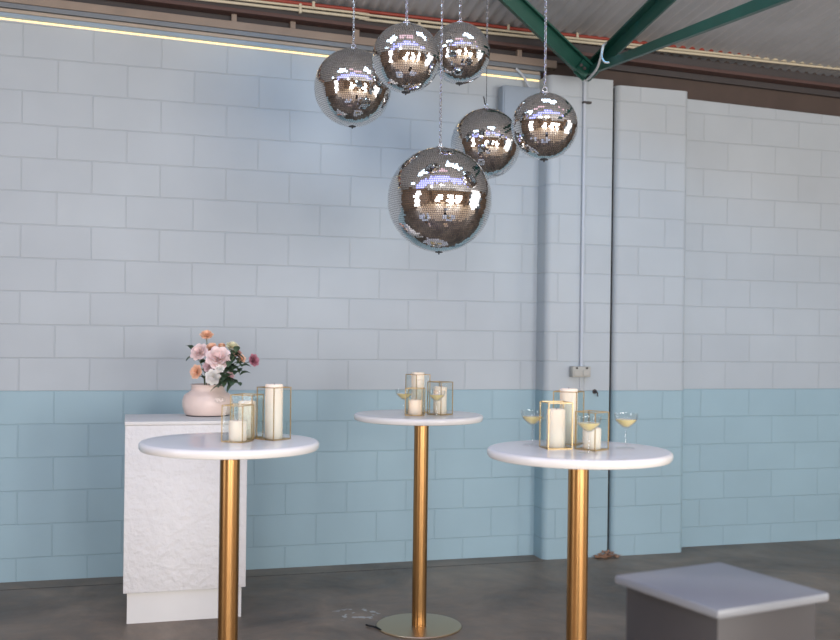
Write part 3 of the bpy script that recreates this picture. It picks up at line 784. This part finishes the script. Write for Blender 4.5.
flower('rose', 211.5, 348.5, 5.55, 5.5, 'peach', 4, 'peach rose just above the large pink rose', (0.0, -0.7, 0.7))
flower('rosebud', 221.5, 347, 5.58, 4.2, 'peach', 3, 'narrow peach bud right of the peach rose, above the large pink rose', (0.1, -0.3, 0.95), 0.5)
flower('lisianthus', 232, 347.5, 5.58, 6.2, 'cream', 4, 'pale cream bloom at the upper right of the bouquet', (0.3, -0.4, 0.85))
flower('ranunculus', 236.5, 353.5, 5.52, 4.2, 'rust', 4, 'dusty brown-pink bloom below the cream one', (0.3, -0.7, 0.6))
flower('ranunculus', 241.0, 359, 5.52, 4.0, 'peach', 4, 'small peach-brown bloom at the right edge of the foliage', (0.5, -0.7, 0.4))
flower('ranunculus', 252.8, 360.5, 5.54, 5.8, 'mauve', 5, 'mauve bloom reaching out alone to the right on its long stem', (0.75, -0.6, 0.25), 1.0, 0)
flower('spray_rose', 219.5, 369, 5.42, 4.2, 'white', 4, 'small round white bloom under the large pink rose', (0.1, -0.9, 0.2))
flower('rose', 209, 366.5, 5.44, 5.5, 'dusk', 4, 'dusky pink bloom left of the small round white bloom', (-0.1, -0.9, 0.3))
flower('hydrangea', 213, 377, 5.42, 7.0, 'white', 5, 'loose white bloom hanging low over the vase mouth', (0.0, -0.95, 0.0))
flower('spray_rose', 229.5, 376, 5.46, 4.2, 'dusk', 4, 'dusky pink bloom low at the right among dark leaves', (0.5, -0.8, 0.0))
flower('rose', 200, 353, 5.50, 8.5, 'blush', 5, 'pale pink rose at the left of the bouquet', (-0.3, -0.8, 0.5))
flower('rose', 197, 372, 5.46, 6.5, 'peach', 4, 'peach rose low at the left over the vase mouth', (-0.4, -0.8, 0.2))
def sprig(pts, n, L, label, seed):
    rnd = random.Random(seed)
    root = empty('leaf_sprig', mouth, label, 'foliage', 'leaf sprigs in the blush vase')
    P = smoothpts([Vector((0, 0, -0.10)), Vector((0.01, 0, 0.0))] + [at(x, y, Y) - mouth for x, y, Y in pts], 6)
    bm = bmesh.new(); add_tube(bm, P, 0.0022, 6); obj('stem', bm, M_stem, root, True)
    for k in range(n):
        u = 0.45 + 0.55*k/max(1, n-1); p = P[min(len(P)-1, int(u*(len(P)-1)))]
        d = Vector((rnd.uniform(-0.8, 1), rnd.uniform(-1, 0.2), rnd.uniform(-0.6, 0.7)))
        bm = bmesh.new(); leaf(bm, p, d, 1.35*L*rnd.uniform(.8, 1.2), L*0.5, rnd); obj('leaf', bm, M_leaf, root, True)
sprig([(225, 372, 5.48), (230, 360, 5.50), (231, 352, 5.52)], 11, 0.045, 'dark leafy sprig standing upright right of the large pink rose', 1)
sprig([(228, 374, 5.46), (236, 368, 5.47), (240, 375, 5.45)], 10, 0.042, 'dark leafy sprig arching over the right side of the vase', 2)
sprig([(222, 378, 5.42), (226, 382, 5.40), (222, 386, 5.39)], 9, 0.042, 'dark leafy sprig drooping over the vase neck', 3)
sprig([(229, 370, 5.50), (238, 363, 5.51), (243, 366, 5.50)], 9, 0.036, 'leafy sprig beneath the small peach-brown bloom', 4)
sprig([(226, 368, 5.46), (233, 358, 5.47), (236, 350, 5.50)], 12, 0.040, 'dark leafy sprig reaching up behind the dusty brown-pink bloom', 8)
sprig([(224, 376, 5.42), (231, 380, 5.41), (237, 383, 5.41)], 11, 0.040, 'dark leafy sprig hanging low over the right shoulder of the vase', 9)
sprig([(203, 368, 5.50), (196, 356, 5.55), (192, 350, 5.55)], 8, 0.042, 'dark leafy sprig at the left of the bouquet', 5)

# ------------------------------------------------------------------ blurred dark pedestal in the right foreground
Y = 2.4; c = at(614, 575, Y); L_ = 0.34; zt = c.z; rz = R(28)
d1 = Vector((math.cos(rz), math.sin(rz), 0)); d2 = Vector((math.sin(rz), -math.cos(rz), 0))
root = empty('side_table', (c.x + (d1.x+d2.x)*L_/2, c.y + (d1.y+d2.y)*L_/2, 0), 'dark square side table with pale top in the right foreground', 'table', rz=rz)
h = L_/2
bm = bmesh.new(); add_box(bm, -h, h, -h, h, zt-0.02, zt, 0.005); obj('tabletop', bm, M_lid, root, True, 40)
bm = bmesh.new(); add_box(bm, -h+0.02, h-0.02, -h+0.02, h-0.02, 0.0, zt-0.02, 0.004); obj('cabinet', bm, M_black, root, True, 40)
